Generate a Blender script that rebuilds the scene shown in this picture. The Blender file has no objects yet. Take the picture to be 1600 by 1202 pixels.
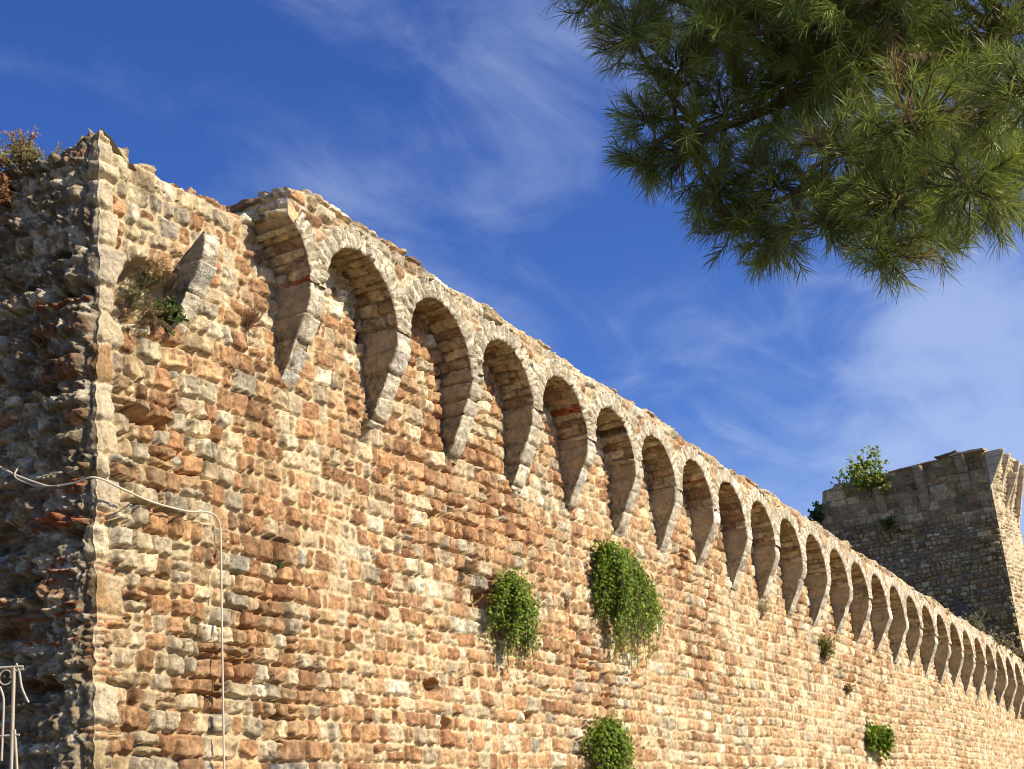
import bpy, math, random
import numpy as np
from mathutils import Matrix, Vector

# ------------------------------------------------------------------ camera, sky, sun, exposure
scene = bpy.context.scene
COL = scene.collection
F, PX, PY = 2250.0, 800.0, 601.0                       # focal length and centre, photo pixels

def _unit(v):
    v = np.asarray(v, float)
    return v / np.linalg.norm(v)

_arch = _unit([2077 - PX, 1343 - PY, F])
_up = _unit([210 - PX, -6130 - PY, F])
_sl = _arch @ _up
_X = _unit(_arch - _sl * _up)
_Y = np.cross(_up, _X)
RM = np.stack([_X, _Y, _up])                           # camera axes -> world (X along wall, Y into wall, Z up)
CAM = np.array([-7.42465, -7.08324, 1.6])
SLOPE = -0.0357783

cd = bpy.data.cameras.new('camera')
cam = bpy.data.objects.new('camera', cd)
COL.objects.link(cam)
cd.sensor_width = 36.0
cd.lens = 36.0 * F / 1600.0
cd.clip_start, cd.clip_end = 0.1, 3000.0
mw = np.eye(4)
mw[:3, 0] = RM @ [1, 0, 0]
mw[:3, 1] = RM @ [0, -1, 0]
mw[:3, 2] = RM @ [0, 0, -1]
mw[:3, 3] = CAM
cam.matrix_world = Matrix(mw.tolist())
scene.camera = cam

SUN_EL, SUN_AZ = math.radians(35), math.radians(8.5)    # azimuth from the wall's outward normal towards +X
SUN = np.array([math.cos(SUN_EL) * math.sin(SUN_AZ), -math.cos(SUN_EL) * math.cos(SUN_AZ), math.sin(SUN_EL)])
sl = bpy.data.lights.new('sun', 'SUN')
sl.energy = 5.0
sl.angle = math.radians(0.5)
sl.color = (1.0, 0.89, 0.69)
so = bpy.data.objects.new('sun', sl)
COL.objects.link(so)
so.location = (0, -40, 40)
so.rotation_euler = Vector((-SUN).tolist()).to_track_quat('-Z', 'Y').to_euler()

def at_dir(px, py):
    return RM @ np.array([(px - PX) / F, (py - PY) / F, 1.0])

world = bpy.data.worlds.new('World')
scene.world = world
world.use_nodes = True
wt = world.node_tree
wt.nodes.clear()
def wn(t, **kw):
    n = wt.nodes.new(t)
    for k, v in kw.items():
        setattr(n, k, v)
    return n
w_out = wn('ShaderNodeOutputWorld')
w_bg = wn('ShaderNodeBackground')
w_bg.inputs['Strength'].default_value = 0.07
w_sky = wn('ShaderNodeTexSky', sky_type='NISHITA')
w_sky.sun_disc = False
w_sky.sun_elevation = SUN_EL
w_sky.sun_rotation = math.atan2(SUN[0], SUN[1])
w_sky.altitude = 300
w_sky.air_density = 1.0
w_sky.dust_density = 0.0
w_sky.ozone_density = 4.0
w_hsv = wn('ShaderNodeHueSaturation')
w_hsv.inputs['Hue'].default_value = 0.521
w_hsv.inputs['Saturation'].default_value = 1.24
w_hsv.inputs['Value'].default_value = 1.6
wt.links.new(w_sky.outputs[0], w_hsv.inputs['Color'])
# thin cirrus, laid out by direction on the sky itself
w_tc = wn('ShaderNodeTexCoord')
w_sep = wn('ShaderNodeSeparateXYZ')
wt.links.new(w_tc.outputs['Generated'], w_sep.inputs[0])
def wmath(op, a, b=None, clamp=False):
    n = wn('ShaderNodeMath', operation=op)
    n.use_clamp = clamp
    for i, x in enumerate((a, b)):
        if x is None:
            continue
        if isinstance(x, (int, float)):
            n.inputs[i].default_value = x
        else:
            wt.links.new(x, n.inputs[i])
    return n.outputs[0]
zc = wmath('ADD', wmath('MAXIMUM', w_sep.outputs['Z'], 0.0), 0.12)
w_cmb = wn('ShaderNodeCombineXYZ')
wt.links.new(wmath('DIVIDE', w_sep.outputs['X'], zc), w_cmb.inputs[0])
wt.links.new(wmath('DIVIDE', w_sep.outputs['Y'], zc), w_cmb.inputs[1])
def cloud_noise(scale, loc, rot, stretch, detail, rough, dist):
    m = wn('ShaderNodeMapping')
    m.inputs['Location'].default_value = loc
    m.inputs['Rotation'].default_value = (0, 0, rot)
    m.inputs['Scale'].default_value = stretch
    wt.links.new(w_cmb.outputs[0], m.inputs['Vector'])
    n = wn('ShaderNodeTexNoise')
    n.inputs['Scale'].default_value = scale
    n.inputs['Detail'].default_value = detail
    n.inputs['Roughness'].default_value = rough
    n.inputs['Distortion'].default_value = dist
    wt.links.new(m.outputs[0], n.inputs['Vector'])
    return n.outputs['Fac']
c1 = cloud_noise(1.5, (0.35, 0.2, 0.0), 0.9, (1.0, 1.15, 1.0), 4.0, 0.48, 0.25)
c2 = cloud_noise(3.6, (3.1, 1.7, 0.0), 0.9, (0.8, 1.5, 1.0), 8.0, 0.62, 0.8)
mix_c = wmath('ADD', wmath('MULTIPLY', c1, 0.62), wmath('MULTIPLY', c2, 0.38))
low = wmath('SUBTRACT', 0.60, wmath('MULTIPLY', w_sep.outputs['Z'], 1.0))       # more cirrus towards the horizon
mr = wn('ShaderNodeMapRange')
mr.interpolation_type = 'SMOOTHSTEP'
mr.inputs['From Min'].default_value = 0.46
mr.inputs['From Max'].default_value = 0.78
mr.inputs['To Min'].default_value = 0.0
mr.inputs['To Max'].default_value = 0.55
dens = wmath('ADD', mix_c, wmath('MULTIPLY', low, 0.10))
for (px_, py_, rad_, amp_) in ((560, 110, 320, .06), (1590, 670, 220, .27), (1230, 640, 150, .08), (1450, 520, 120, .03), (300, 230, 260, -.10), (1080, 480, 230, -.10), (700, 330, 200, .03)):
    dn_ = _unit(at_dir(px_, py_))
    dp_ = wn('ShaderNodeVectorMath', operation='DOT_PRODUCT')
    wt.links.new(w_tc.outputs['Generated'], dp_.inputs[0])
    dp_.inputs[1].default_value = dn_.tolist()
    q_ = wn('ShaderNodeMapRange'); q_.interpolation_type = 'SMOOTHERSTEP'
    q_.inputs['From Min'].default_value = math.cos(1.5 * rad_ / F); q_.inputs['From Max'].default_value = 1.0
    q_.inputs['To Min'].default_value = 0.0; q_.inputs['To Max'].default_value = amp_
    wt.links.new(dp_.outputs['Value'], q_.inputs['Value'])
    dens = wmath('ADD', dens, q_.outputs[0])
wt.links.new(dens, mr.inputs['Value'])
w_mix = wn('ShaderNodeMixRGB')
w_mix.inputs['Color2'].default_value = (6.2, 7.4, 10.2, 1)
wt.links.new(mr.outputs[0], w_mix.inputs['Fac'])
wt.links.new(w_hsv.outputs[0], w_mix.inputs['Color1'])
wt.links.new(w_mix.outputs[0], w_bg.inputs['Color'])
wt.links.new(w_bg.outputs[0], w_out.inputs['Surface'])

scene.cycles.filter_width = 1.0
vs = scene.view_settings
scene.display_settings.display_device = 'sRGB'
vs.view_transform = 'Standard'
vs.look = 'None'
vs.gamma = 1.0
vs.exposure = 0.45
vs.use_curve_mapping = False

# ------------------------------------------------------------------ helpers
def at(px, py, D):
    return RM @ (D * np.array([(px - PX) / F, (py - PY) / F, 1.0])) + CAM

def _hash(ix, iy, seed):
    n = (ix.astype(np.int64) * 374761393 + iy.astype(np.int64) * 668265263 + int(seed) * 1442695041) & 0xffffffff
    n = ((n ^ (n >> 13)) * 1274126177) & 0xffffffff
    n = ((n ^ (n >> 15)) * 2246822519) & 0xffffffff
    n = n ^ (n >> 16)
    return n.astype(np.float64) / 4294967296.0

def vnoise(x, y, seed):
    ix, iy = np.floor(x), np.floor(y)
    fx, fy = x - ix, y - iy
    fx = fx * fx * (3 - 2 * fx)
    fy = fy * fy * (3 - 2 * fy)
    a = _hash(ix, iy, seed); b = _hash(ix + 1, iy, seed)
    c = _hash(ix, iy + 1, seed); d = _hash(ix + 1, iy + 1, seed)
    return ((a + (b - a) * fx) * (1 - fy) + (c + (d - c) * fx) * fy) * 2 - 1

def fbm(x, y, seed, octv=3, gain=0.5):
    s, a, t = 0.0, 1.0, 0.0
    for i in range(octv):
        s = s + a * vnoise(x * 2.03 ** i + 17.3 * i, y * 2.03 ** i - 9.1 * i, seed + 31 * i)
        t += a
        a *= gain
    return s / t

def sstep(a, b, x):
    t = np.clip((x - a) / (b - a), 0, 1)
    return t * t * (3 - 2 * t)

def lerp(a, b, t):
    return a + (b - a) * t

# albedo palettes: (weight, colour)
WARM = [(.30, (.435, .245, .125)), (.14, (.335, .175, .090)), (.25, (.48, .31, .170)), (.18, (.57, .44, .28)),
        (.09, (.46, .37, .25)), (.01, (.38, .33, .25)), (.06, (.64, .55, .40))]
PALE = [(.28, (.45, .27, .140)), (.09, (.34, .19, .10)), (.26, (.51, .345, .195)), (.24, (.60, .47, .29)),
        (.07, (.46, .38, .26)), (.12, (.66, .55, .38))]
GREYISH = [(.10, (.38, .21, .10)), (.10, (.27, .155, .085)), (.24, (.43, .32, .19)), (.26, (.53, .44, .29)),
           (.18, (.42, .35, .25)), (.04, (.35, .30, .23)), (.06, (.60, .52, .39))]
SHADE = [(.30, (.24, .185, .118)), (.30, (.16, .125, .082)), (.18, (.33, .265, .175)), (.12, (.46, .385, .265)), (.10, (.27, .15, .085))]  # left-face stone, darkened and warmed so its shade sits in the colour
LIME = [(.4, (.52, .46, .35)), (.3, (.46, .41, .33)), (.3, (.58, .51, .39))]
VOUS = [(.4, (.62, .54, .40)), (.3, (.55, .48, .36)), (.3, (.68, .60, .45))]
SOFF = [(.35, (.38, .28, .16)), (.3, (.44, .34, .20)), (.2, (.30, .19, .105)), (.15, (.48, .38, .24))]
TOWSHADE = [(.35, (.34, .24, .115)), (.25, (.24, .17, .085)), (.2, (.41, .295, .155)), (.12, (.54, .41, .235)), (.08, (.35, .205, .095))]  # tower stone with the shade of its dark face in the colour
TOWSUN = [(.4, (.57, .46, .30)), (.3, (.63, .52, .35)), (.2, (.49, .37, .23)), (.1, (.42, .29, .17))]  # same stone, coloured paler for the sunlit face
RED = (.36, .105, .05)

def pick(pal, r):
    w = np.cumsum([p[0] for p in pal]); w = w / w[-1]
    i = np.clip(np.searchsorted(w, r), 0, len(pal) - 1)
    return np.array([p[1] for p in pal])[i]

def row_edges(lo, hi, z0, z1, seed, bricks=0.0, above=None):
    r = random.Random(seed)
    e, kind = [z0], []
    while e[-1] < z1:
        pb = bricks if above is None or e[-1] < above[0] else above[1]
        if bricks and r.random() < pb:
            for _ in range(r.randint(1, 2)):
                e.append(e[-1] + r.uniform(.040, .052)); kind.append(1)
        else:
            e.append(e[-1] + r.uniform(lo, hi)); kind.append(0)
    return np.array(e), np.array(kind + [0])

def masonry(u, v, seed, rows, w=.24, J=.40, gap=.010, bev=.028, relief=(.02, .06), joint=-.045, mort=(-.04, -.004),
            mfreq=.6, wob=1.0, rough=.008, tilt=.12, pal=WARM, pal2=None, pmix=None, mcol=(.61, .485, .30), split=.07, cav=.010, seedcol=0, vj=1.0):
    """height (outwards) and albedo of coursed rubble at the points u, v"""
    E, kind = rows
    uu = u + wob * (.020 * vnoise(u * 2.7, v * 2.7, seed + 1) + .012 * vnoise(u * 8, v * 8, seed + 2))
    vv = v + wob * (.035 * vnoise(u * .55, v * .8, seed + 3) + .013 * vnoise(u * 2.6, v * 2.6, seed + 4) + .007 * vnoise(u * 9, v * 9, seed + 5))
    r = np.clip(np.searchsorted(E, vv, side='right') - 1, 0, len(E) - 2)
    H = E[r + 1] - E[r]
    fv = vv - E[r]
    isb = kind[r] == 1
    wr = w * (.75 + .5 * _hash(r, r * 0, seed + 6)) * np.where(isb, 1.05, 1.0)
    off = 7.0 * _hash(r, r * 0 + 3, seed + 7)
    x = uu / wr + off
    slant = lambda i: (_hash(i, r, seed + 8) - .5) * .35 * (fv - H / 2) / wr
    bnd = lambda i: i + 2 * J * (_hash(i, r, seed + 9) - .5) + slant(i)
    i = np.floor(x)
    b0 = bnd(i)
    i = np.where(x < b0, i - 1, i)
    b1 = bnd(i + 1)
    i = np.where(x >= b1, i + 1, i)
    b0, b1 = bnd(i) * wr, bnd(i + 1) * wr
    x = x * wr
    ident = i * 7 + r * 1013
    # some stones are two thin ones on top of each other
    sp = (_hash(i, r, seed + 10) < split) & (H > .12) & ~isb
    cut = H * (.38 + .24 * _hash(i, r, seed + 11))
    upper = sp & (fv > cut)
    lo = np.where(upper, cut, 0.0)
    hi = np.where(sp & ~upper, cut, H)
    ident = ident + np.where(upper, 500009, 0)
    q1 = _hash(ident, r, seed + 12); q2 = _hash(ident, r, seed + 13); q3 = _hash(ident, r, seed + 14)
    q4 = _hash(ident, r, seed + 15); q5 = _hash(ident, r, seed + 16); q6 = _hash(ident, r, seed + 17)
    g = gap * (.5 + 1.2 * q1) * np.where(isb, .45, 1.0)
    hw, hh = (b1 - b0) / 2 - g * vj, (hi - lo) / 2 - g * .8
    cx, cy = x - (b0 + b1) / 2, fv - (lo + hi) / 2
    ra = (q5 - .5) * .22 * np.where(isb, .2, 1.0); kx = (q6 - .5) * .5
    cx, cy = cx + cy * ra + cy * kx * .4, cy - cx * ra
    rad = np.minimum(np.minimum(hw, hh) * .8, (.008 + .042 * q2))
    qx, qy = np.abs(cx) - (hw - rad), np.abs(cy) - (hh - rad)
    sdf = np.hypot(np.maximum(qx, 0), np.maximum(qy, 0)) + np.minimum(np.maximum(qx, qy), 0) - rad
    nz1 = vnoise(u * 22, v * 22, seed + 18)
    nz2 = vnoise(u * 47, v * 47, seed + 19)
    sdf = sdf + .0085 * nz1 + .0045 * nz2
    prof = np.clip(-sdf / (bev * (.35 + .9 * q2)), 0, 1) ** .6
    hst = relief[0] + (relief[1] - relief[0]) * q3 ** 1.6
    f1 = fbm(u * 13 + q4 * 50, v * 13 + q5 * 50, seed + 20, 3)
    facet = np.abs(vnoise(u * 8 + q5 * 31, v * 8 + q4 * 77, seed + 21)) + .6 * np.abs(vnoise(u * 19 + q5 * 31, v * 19 + q4 * 77, seed + 29)) - .5
    crack = sstep(.07, .0, np.abs(fbm(u * 6 + q4 * 90, v * 6 + q6 * 90, seed + 30, 3, .6))) * (q2 > .35)
    face = hst + tilt * ((q4 - .5) * cx + (q5 - .5) * cy * 1.6) + rough * (1.7 * f1 + 1.9 * facet + .5 * nz2 - 1.5 * crack)
    hst = hst + np.where(q2 > .92, .028, 0.0) * (relief[1] > .03)
    hole = (q6 < cav) & ~isb
    face = np.where(hole, -.16, face)
    ml = vnoise(u * mfreq, v * mfreq, seed + 22) * .5 + vnoise(u * mfreq * 3.1, v * mfreq * 3.1, seed + 23) * .5
    ml = np.clip(.5 + .8 * ml, 0, 1)
    joint = joint * (1 + 1.2 * sstep(.30, .06, ml))
    stone = joint + prof * (face - joint)
    mort_h = mort[0] * (1 + 1.6 * sstep(.30, .06, ml)) + (mort[1] - mort[0]) * ml + .006 * f1 + .003 * nz2
    mort_h = np.where(hole & (sdf < .01), -.2, mort_h)
    h = np.maximum(stone, mort_h)
    ism = sstep(-.004, .004, mort_h - stone)
    c = pick(pal, _hash(ident, r, seed + 24 + seedcol))
    if pal2 is not None:
        c2 = pick(pal2, _hash(ident, r, seed + 24 + seedcol))
        c = np.where((_hash(ident, r, seed + 25) < pmix)[:, None], c2, c)
    c = c * (.78 + .46 * q5)[:, None] * (1 + .07 * np.stack([q1 - .5, q1 * 0, .5 - q1], 1))
    c = np.where(isb[:, None], np.array(RED) * (.75 + .6 * q5)[:, None], c)
    blot = sstep(.05, .6, fbm(u * 9 + q1 * 40, v * 9, seed + 26, 3))
    c = lerp(c, c * np.array([1.34, 1.34, 1.28]) + np.array([.06, .050, .032]), (blot * .95)[:, None])
    c = c * (1.04 + .36 * fbm(u * 30 + q3 * 70, v * 22 + q1 * 30, seed + 33, 3, .6))[:, None]
    dk = sstep(.12, .65, fbm(u * 6.0, v * 11.0 + q2 * 9, seed + 27, 3))
    c = c * (1 - .38 * dk)[:, None] * (1 - .45 * crack)[:, None] * (1 + .16 * nz2)[:, None]
    smear = sstep(.30, .75, fbm(u * 4.2, v * 4.2, seed + 28, 4)) * .38 * (1 - prof * .6)
    mc = np.array(mcol) * (.86 + .28 * (.5 + .5 * f1))[:, None]
    c = lerp(c, mc, smear[:, None])
    c = lerp(c, mc, ism[:, None])
    return h, c

def link(name, me, mat, parent=None, smooth=True):
    o = bpy.data.objects.new(name, me)
    COL.objects.link(o)
    if mat is not None:
        me.materials.append(mat)
    if parent is not None:
        o.parent = parent
    return o

class Mesher:
    """collects grids and loose polygons into one mesh with a colour per point"""
    def __init__(s):
        s.v, s.c, s.q, s.t, s.n = [], [], [], [], 0
    def grid(s, P, C, flip=False, closed=False):
        a, b = P.shape[:2]
        idx = np.arange(a * b).reshape(a, b) + s.n
        if closed:
            idx = np.concatenate([idx, idx[:1]], 0)
        q = np.stack([idx[:-1, :-1], idx[1:, :-1], idx[1:, 1:], idx[:-1, 1:]], -1).reshape(-1, 4)
        if flip:
            q = q[:, ::-1]
        s.v.append(P.reshape(-1, 3)); s.c.append(np.asarray(C).reshape(-1, 3)); s.q.append(q); s.n += a * b
    def polys(s, P, C, F_):
        P = np.asarray(P, float); F_ = np.asarray(F_, np.int64)
        C = np.broadcast_to(np.asarray(C, float), P.shape)
        s.v.append(P); s.c.append(C)
        (s.q if F_.shape[1] == 4 else s.t).append(F_ + s.n)
        s.n += len(P)
    def build(s, name, mat, parent=None, smooth=True):
        V = np.concatenate(s.v); C = np.concatenate(s.c)
        Q = np.concatenate(s.q) if s.q else np.zeros((0, 4), np.int64)
        T = np.concatenate(s.t) if s.t else np.zeros((0, 3), np.int64)
        me = bpy.data.meshes.new(name)
        me.vertices.add(len(V)); me.vertices.foreach_set('co', V.astype(np.float32).ravel())
        loops = np.concatenate([Q.ravel(), T.ravel()]).astype(np.int32)
        me.loops.add(len(loops)); me.loops.foreach_set('vertex_index', loops)
        npoly = len(Q) + len(T)
        me.polygons.add(npoly)
        tot = np.concatenate([np.full(len(Q), 4), np.full(len(T), 3)]).astype(np.int32)
        st = np.concatenate([[0], np.cumsum(tot)[:-1]]).astype(np.int32)
        me.polygons.foreach_set('loop_start', st)
        me.polygons.foreach_set('use_smooth', np.full(npoly, smooth, dtype=bool))
        at_ = me.attributes.new('Col', 'FLOAT_COLOR', 'POINT')
        at_.data.foreach_set('color', np.concatenate([np.clip(C, 0.003, .9), np.ones((len(C), 1))], 1).astype(np.float32).ravel())
        me.update(calc_edges=True)
        me.validate()
        return link(name, me, mat, parent)

    def tube(s, pts, rad, col, sides=6):
        pts = np.asarray(pts, float)
        n = len(pts)
        rad = np.broadcast_to(np.asarray(rad, float), (n,))
        tan = np.gradient(pts, axis=0)
        tan /= np.linalg.norm(tan, axis=1)[:, None] + 1e-9
        ref = np.where(np.abs(tan[:, 2:3]) > .9, np.array([[1.0, 0, 0]]), np.array([[0, 0, 1.0]]))
        a = np.cross(tan, ref); a /= np.linalg.norm(a, axis=1)[:, None] + 1e-9
        b = np.cross(tan, a)
        th = np.arange(sides) * 2 * np.pi / sides
        P = pts[None] + rad[None, :, None] * (np.cos(th)[:, None, None] * a[None] + np.sin(th)[:, None, None] * b[None])
        C = np.broadcast_to(np.asarray(col, float), P.shape)
        s.grid(P, C, closed=True)
        for e, fl in ((0, False), (n - 1, True)):        # end caps as fans
            ring = P[:, e]
            Pc = np.concatenate([pts[e:e + 1], ring])
            F_ = [(0, 1 + k, 1 + (k + 1) % sides) for k in range(sides)]
            if fl:
                F_ = [(a_, c_, b_) for a_, b_, c_ in F_]
            s.polys(Pc, col, F_)

    def box(s, lo, hi, col, M=None):
        x0, y0, z0 = lo; x1, y1, z1 = hi
        P = np.array([(x0, y0, z0), (x1, y0, z0), (x1, y1, z0), (x0, y1, z0), (x0, y0, z1), (x1, y0, z1), (x1, y1, z1), (x0, y1, z1)], float)
        if M is not None:
            P = P @ np.asarray(M).T
        s.polys(P, col, [(0, 3, 2, 1), (4, 5, 6, 7), (0, 1, 5, 4), (1, 2, 6, 5), (2, 3, 7, 6), (3, 0, 4, 7)])

def empty(name, loc=(0, 0, 0)):
    o = bpy.data.objects.new(name, None)
    o.empty_display_size = .2
    COL.objects.link(o)
    o.location = loc
    return o

def tag(o, label=None, cat=None, group=None, kind=None):
    for k, v in (('label', label), ('category', cat), ('group', group), ('kind', kind)):
        if v:
            o[k] = v
    return o

def adopt(child, root):
    """parent a mesh modelled in world coordinates under an Empty that stands elsewhere"""
    child.parent = root
    child.matrix_parent_inverse = Matrix.Translation(Vector(root.location)).inverted()
    return child

# ------------------------------------------------------------------ materials
def mat_points(name, rough=.9, bump=.8, bscale=75., bdist=.016, fine=.40, spec=.15, pits=0.0):
    m = bpy.data.materials.new(name)
    m.use_nodes = True
    t = m.node_tree
    bs = t.nodes['Principled BSDF']
    bs.inputs['Roughness'].default_value = rough
    bs.inputs['Specular IOR Level'].default_value = spec
    a = t.nodes.new('ShaderNodeAttribute'); a.attribute_name = 'Col'
    tc = t.nodes.new('ShaderNodeTexCoord')
    n1 = t.nodes.new('ShaderNodeTexNoise'); n1.inputs['Scale'].default_value = bscale; n1.inputs['Detail'].default_value = 4; n1.inputs['Roughness'].default_value = .65
    n2 = t.nodes.new('ShaderNodeTexNoise'); n2.inputs['Scale'].default_value = bscale * .28; n2.inputs['Detail'].default_value = 4
    for n in (n1, n2):
        t.links.new(tc.outputs['Object'], n.inputs['Vector'])
    add = t.nodes.new('ShaderNodeMath'); add.operation = 'ADD'
    t.links.new(n1.outputs['Fac'], add.inputs[0]); t.links.new(n2.outputs['Fac'], add.inputs[1])
    mr_ = t.nodes.new('ShaderNodeMapRange')
    mr_.inputs['From Min'].default_value = .6; mr_.inputs['From Max'].default_value = 1.4
    mr_.inputs['To Min'].default_value = 1 - fine; mr_.inputs['To Max'].default_value = 1 + fine
    t.links.new(add.outputs[0], mr_.inputs['Value'])
    mul = t.nodes.new('ShaderNodeVectorMath'); mul.operation = 'SCALE'
    t.links.new(a.outputs['Color'], mul.inputs[0]); t.links.new(mr_.outputs[0], mul.inputs['Scale'])
    t.links.new(mul.outputs[0], bs.inputs['Base Color'])
    b = t.nodes.new('ShaderNodeBump'); b.inputs['Strength'].default_value = bump; b.inputs['Distance'].default_value = bdist
    t.links.new(add.outputs[0], b.inputs['Height']); t.links.new(b.outputs[0], bs.inputs['Normal'])
    return m

def mat_leaf(name, rough=.55, trans=.35, spec=.25):
    m = bpy.data.materials.new(name)
    m.use_nodes = True
    t = m.node_tree
    bs = t.nodes['Principled BSDF']
    bs.inputs['Roughness'].default_value = rough
    bs.inputs['Specular IOR Level'].default_value = spec
    a = t.nodes.new('ShaderNodeAttribute'); a.attribute_name = 'Col'
    t.links.new(a.outputs['Color'], bs.inputs['Base Color'])
    tr = t.nodes.new('ShaderNodeBsdfTranslucent')
    t.links.new(a.outputs['Color'], tr.inputs['Color'])
    mx = t.nodes.new('ShaderNodeMixShader'); mx.inputs[0].default_value = trans
    t.links.new(bs.outputs[0], mx.inputs[1]); t.links.new(tr.outputs[0], mx.inputs[2])
    t.links.new(mx.outputs[0], t.nodes['Material Output'].inputs['Surface'])
    return m

M_STONE = mat_points('rubble_stone')
M_ROUGH = mat_points('pitted_stone', bump=.9, bscale=60, bdist=.022, fine=.45)
M_LEAF = mat_leaf('leaf')
M_NEEDLE = mat_leaf('pine_needle', rough=.42, trans=.40, spec=.4)
M_TWIG = mat_points('twig_bark', bump=.4, bscale=60)
M_BARK = mat_points('bark', bump=.9, bscale=22, bdist=.03, fine=.35)
M_PAINT = mat_points('weathered_paint', rough=.5, bump=.15, bscale=40, fine=.10, spec=.4)
M_CABLE = mat_points('cable_sheath', rough=.45, bump=.05, fine=.06, spec=.4)

# ------------------------------------------------------------------ ground
def ground_mat():
    m = bpy.data.materials.new('dry_ground')
    m.use_nodes = True
    t = m.node_tree
    bs = t.nodes['Principled BSDF']
    bs.inputs['Roughness'].default_value = .95
    tc = t.nodes.new('ShaderNodeTexCoord')
    n = t.nodes.new('ShaderNodeTexNoise'); n.inputs['Scale'].default_value = .8; n.inputs['Detail'].default_value = 9
    t.links.new(tc.outputs['Object'], n.inputs['Vector'])
    r = t.nodes.new('ShaderNodeValToRGB')
    r.color_ramp.elements[0].position = .35; r.color_ramp.elements[0].color = (.09, .07, .04, 1)
    r.color_ramp.elements[1].position = .7; r.color_ramp.elements[1].color = (.19, .15, .095, 1)
    t.links.new(n.outputs['Fac'], r.inputs['Fac']); t.links.new(r.outputs[0], bs.inputs['Base Color'])
    b = t.nodes.new('ShaderNodeBump'); b.inputs['Strength'].default_value = .5
    t.links.new(n.outputs['Fac'], b.inputs['Height']); t.links.new(b.outputs[0], bs.inputs['Normal'])
    return m
g = Mesher()
gx = np.concatenate([[-900, -300, -100], np.linspace(-40, 80, 61), [150, 400, 900]])
gy = np.concatenate([[-900, -300, -100], np.linspace(-40, 40, 41), [100, 300, 900]])
GX, GY = np.meshgrid(gx, gy, indexing='ij')
g.grid(np.stack([GX, GY, .03 * vnoise(GX * .3, GY * .3, 5)], -1), np.full(GX.shape + (3,), .3))
tag(g.build('ground', ground_mat()), kind='structure')

# ------------------------------------------------------------------ the wall
wall = empty('stone_wall')
tag(wall, 'long rubble stone town wall in warm orange and cream with a row of corbelled arches along its top', 'wall')

PITCH, CW, R, DEP = 1.4, .23, .585, .40
U0 = 2.17                                              # left side of the first whole corbel
SPRING, KNEE, RING = .845, .70, .20
TOPH = 1.76
def base(u):                                           # foot level of the corbels (the arcade runs slightly downhill)
    return 5.72 + SLOPE * (u - 2.18)

ROWS_MAIN = row_edges(.125, .195, -.4, 9.5, 11)
ROWS_LEFT = row_edges(.09, .20, -.4, 9.5, 12, bricks=.34, above=(4.2, .05))
ROWS_Q = row_edges(.15, .34, -.4, 9.5, 13, bricks=.48, above=(4.3, .10))
AL = math.radians(4)
DL = np.array([-math.sin(AL), math.cos(AL), 0.0])
NL = np.array([-math.cos(AL), -math.sin(AL), 0.0])

def quoin_len(v, seed):                                # alternating quoin lengths per course
    E = ROWS_Q[0]
    r = np.clip(np.searchsorted(E, v, side='right') - 1, 0, len(E) - 2)
    return .15 + .17 * _hash(r, r * 0, seed)

QPAL = LIME + [(.5, (.60, .53, .39)), (.25, (.44, .35, .21)), (.25, (.42, .28, .15)), (.2, (.60, .50, .34))]

def quoin(u, v, seed, l0=.09, l1=.27):
    E, kind = ROWS_Q
    vv = v + .012 * vnoise(u * 5, v * 5, seed) + .01 * vnoise(u * 0 + 1, v * 1.2, 77)
    r = np.clip(np.searchsorted(E, vv, side='right') - 1, 0, len(E) - 2)
    H = E[r + 1] - E[r]; fv = vv - E[r]
    isb = kind[r] == 1
    q = _hash(r, r * 0, 401); q2 = _hash(r, r * 0, 402)
    L = l0 + l1 * _hash(r, r * 0, seed + 40) + .02 * vnoise(u * 12, v * 12, seed + 9)
    d = np.minimum(np.minimum(fv, H - fv), L - u) + .006 * vnoise(u * 20, v * 20, seed + 2)
    d = d + .012 * vnoise(u * 9, v * 9, seed + 5)
    prof = np.clip((d - .004) / .030, 0, 1) ** .7
    f = fbm(u * 16, v * 16, seed + 3, 4, .6)
    h = -.034 + prof * (.028 + .055 * q * _hash(r, r * 0, seed + 44)) + .016 * f - .02 * np.abs(fbm(u * 30, v * 30, seed + 6, 3, .6))
    h = h + .020 * vnoise(v * 1.6, v * 0, 97) - .035 * sstep(.25, .8, fbm(v * 3.5, u * 2, seed + 4, 3)) - .012 * sstep(.03, 0, u) - .035 * sstep(.10, .0, u) * sstep(.15, .6, fbm(v * 6, v * 0, 98, 3, .6))
    c = pick(QPAL, q2) * (.8 + .4 * q)[:, None] * (1 + .25 * f)[:, None]
    c = np.where(isb[:, None], np.array(RED) * (.9 + .5 * q2)[:, None] * (1 + q[:, None] * np.array([0, .8, .6])), c)
    c = c * np.array([1.06, 1.0, .90])
    c = lerp(np.array([.58, .47, .30]) * np.ones_like(c), c, prof[:, None])
    c = lerp(c, np.array([.56, .45, .29]) * (1 + .2 * f)[:, None], (sstep(.0, .4, fbm(u * 5, v * 5, seed + 8, 3)) * .7 * ~isb)[:, None])
    return h, c, sstep(-.004, .004, L - u)

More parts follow.
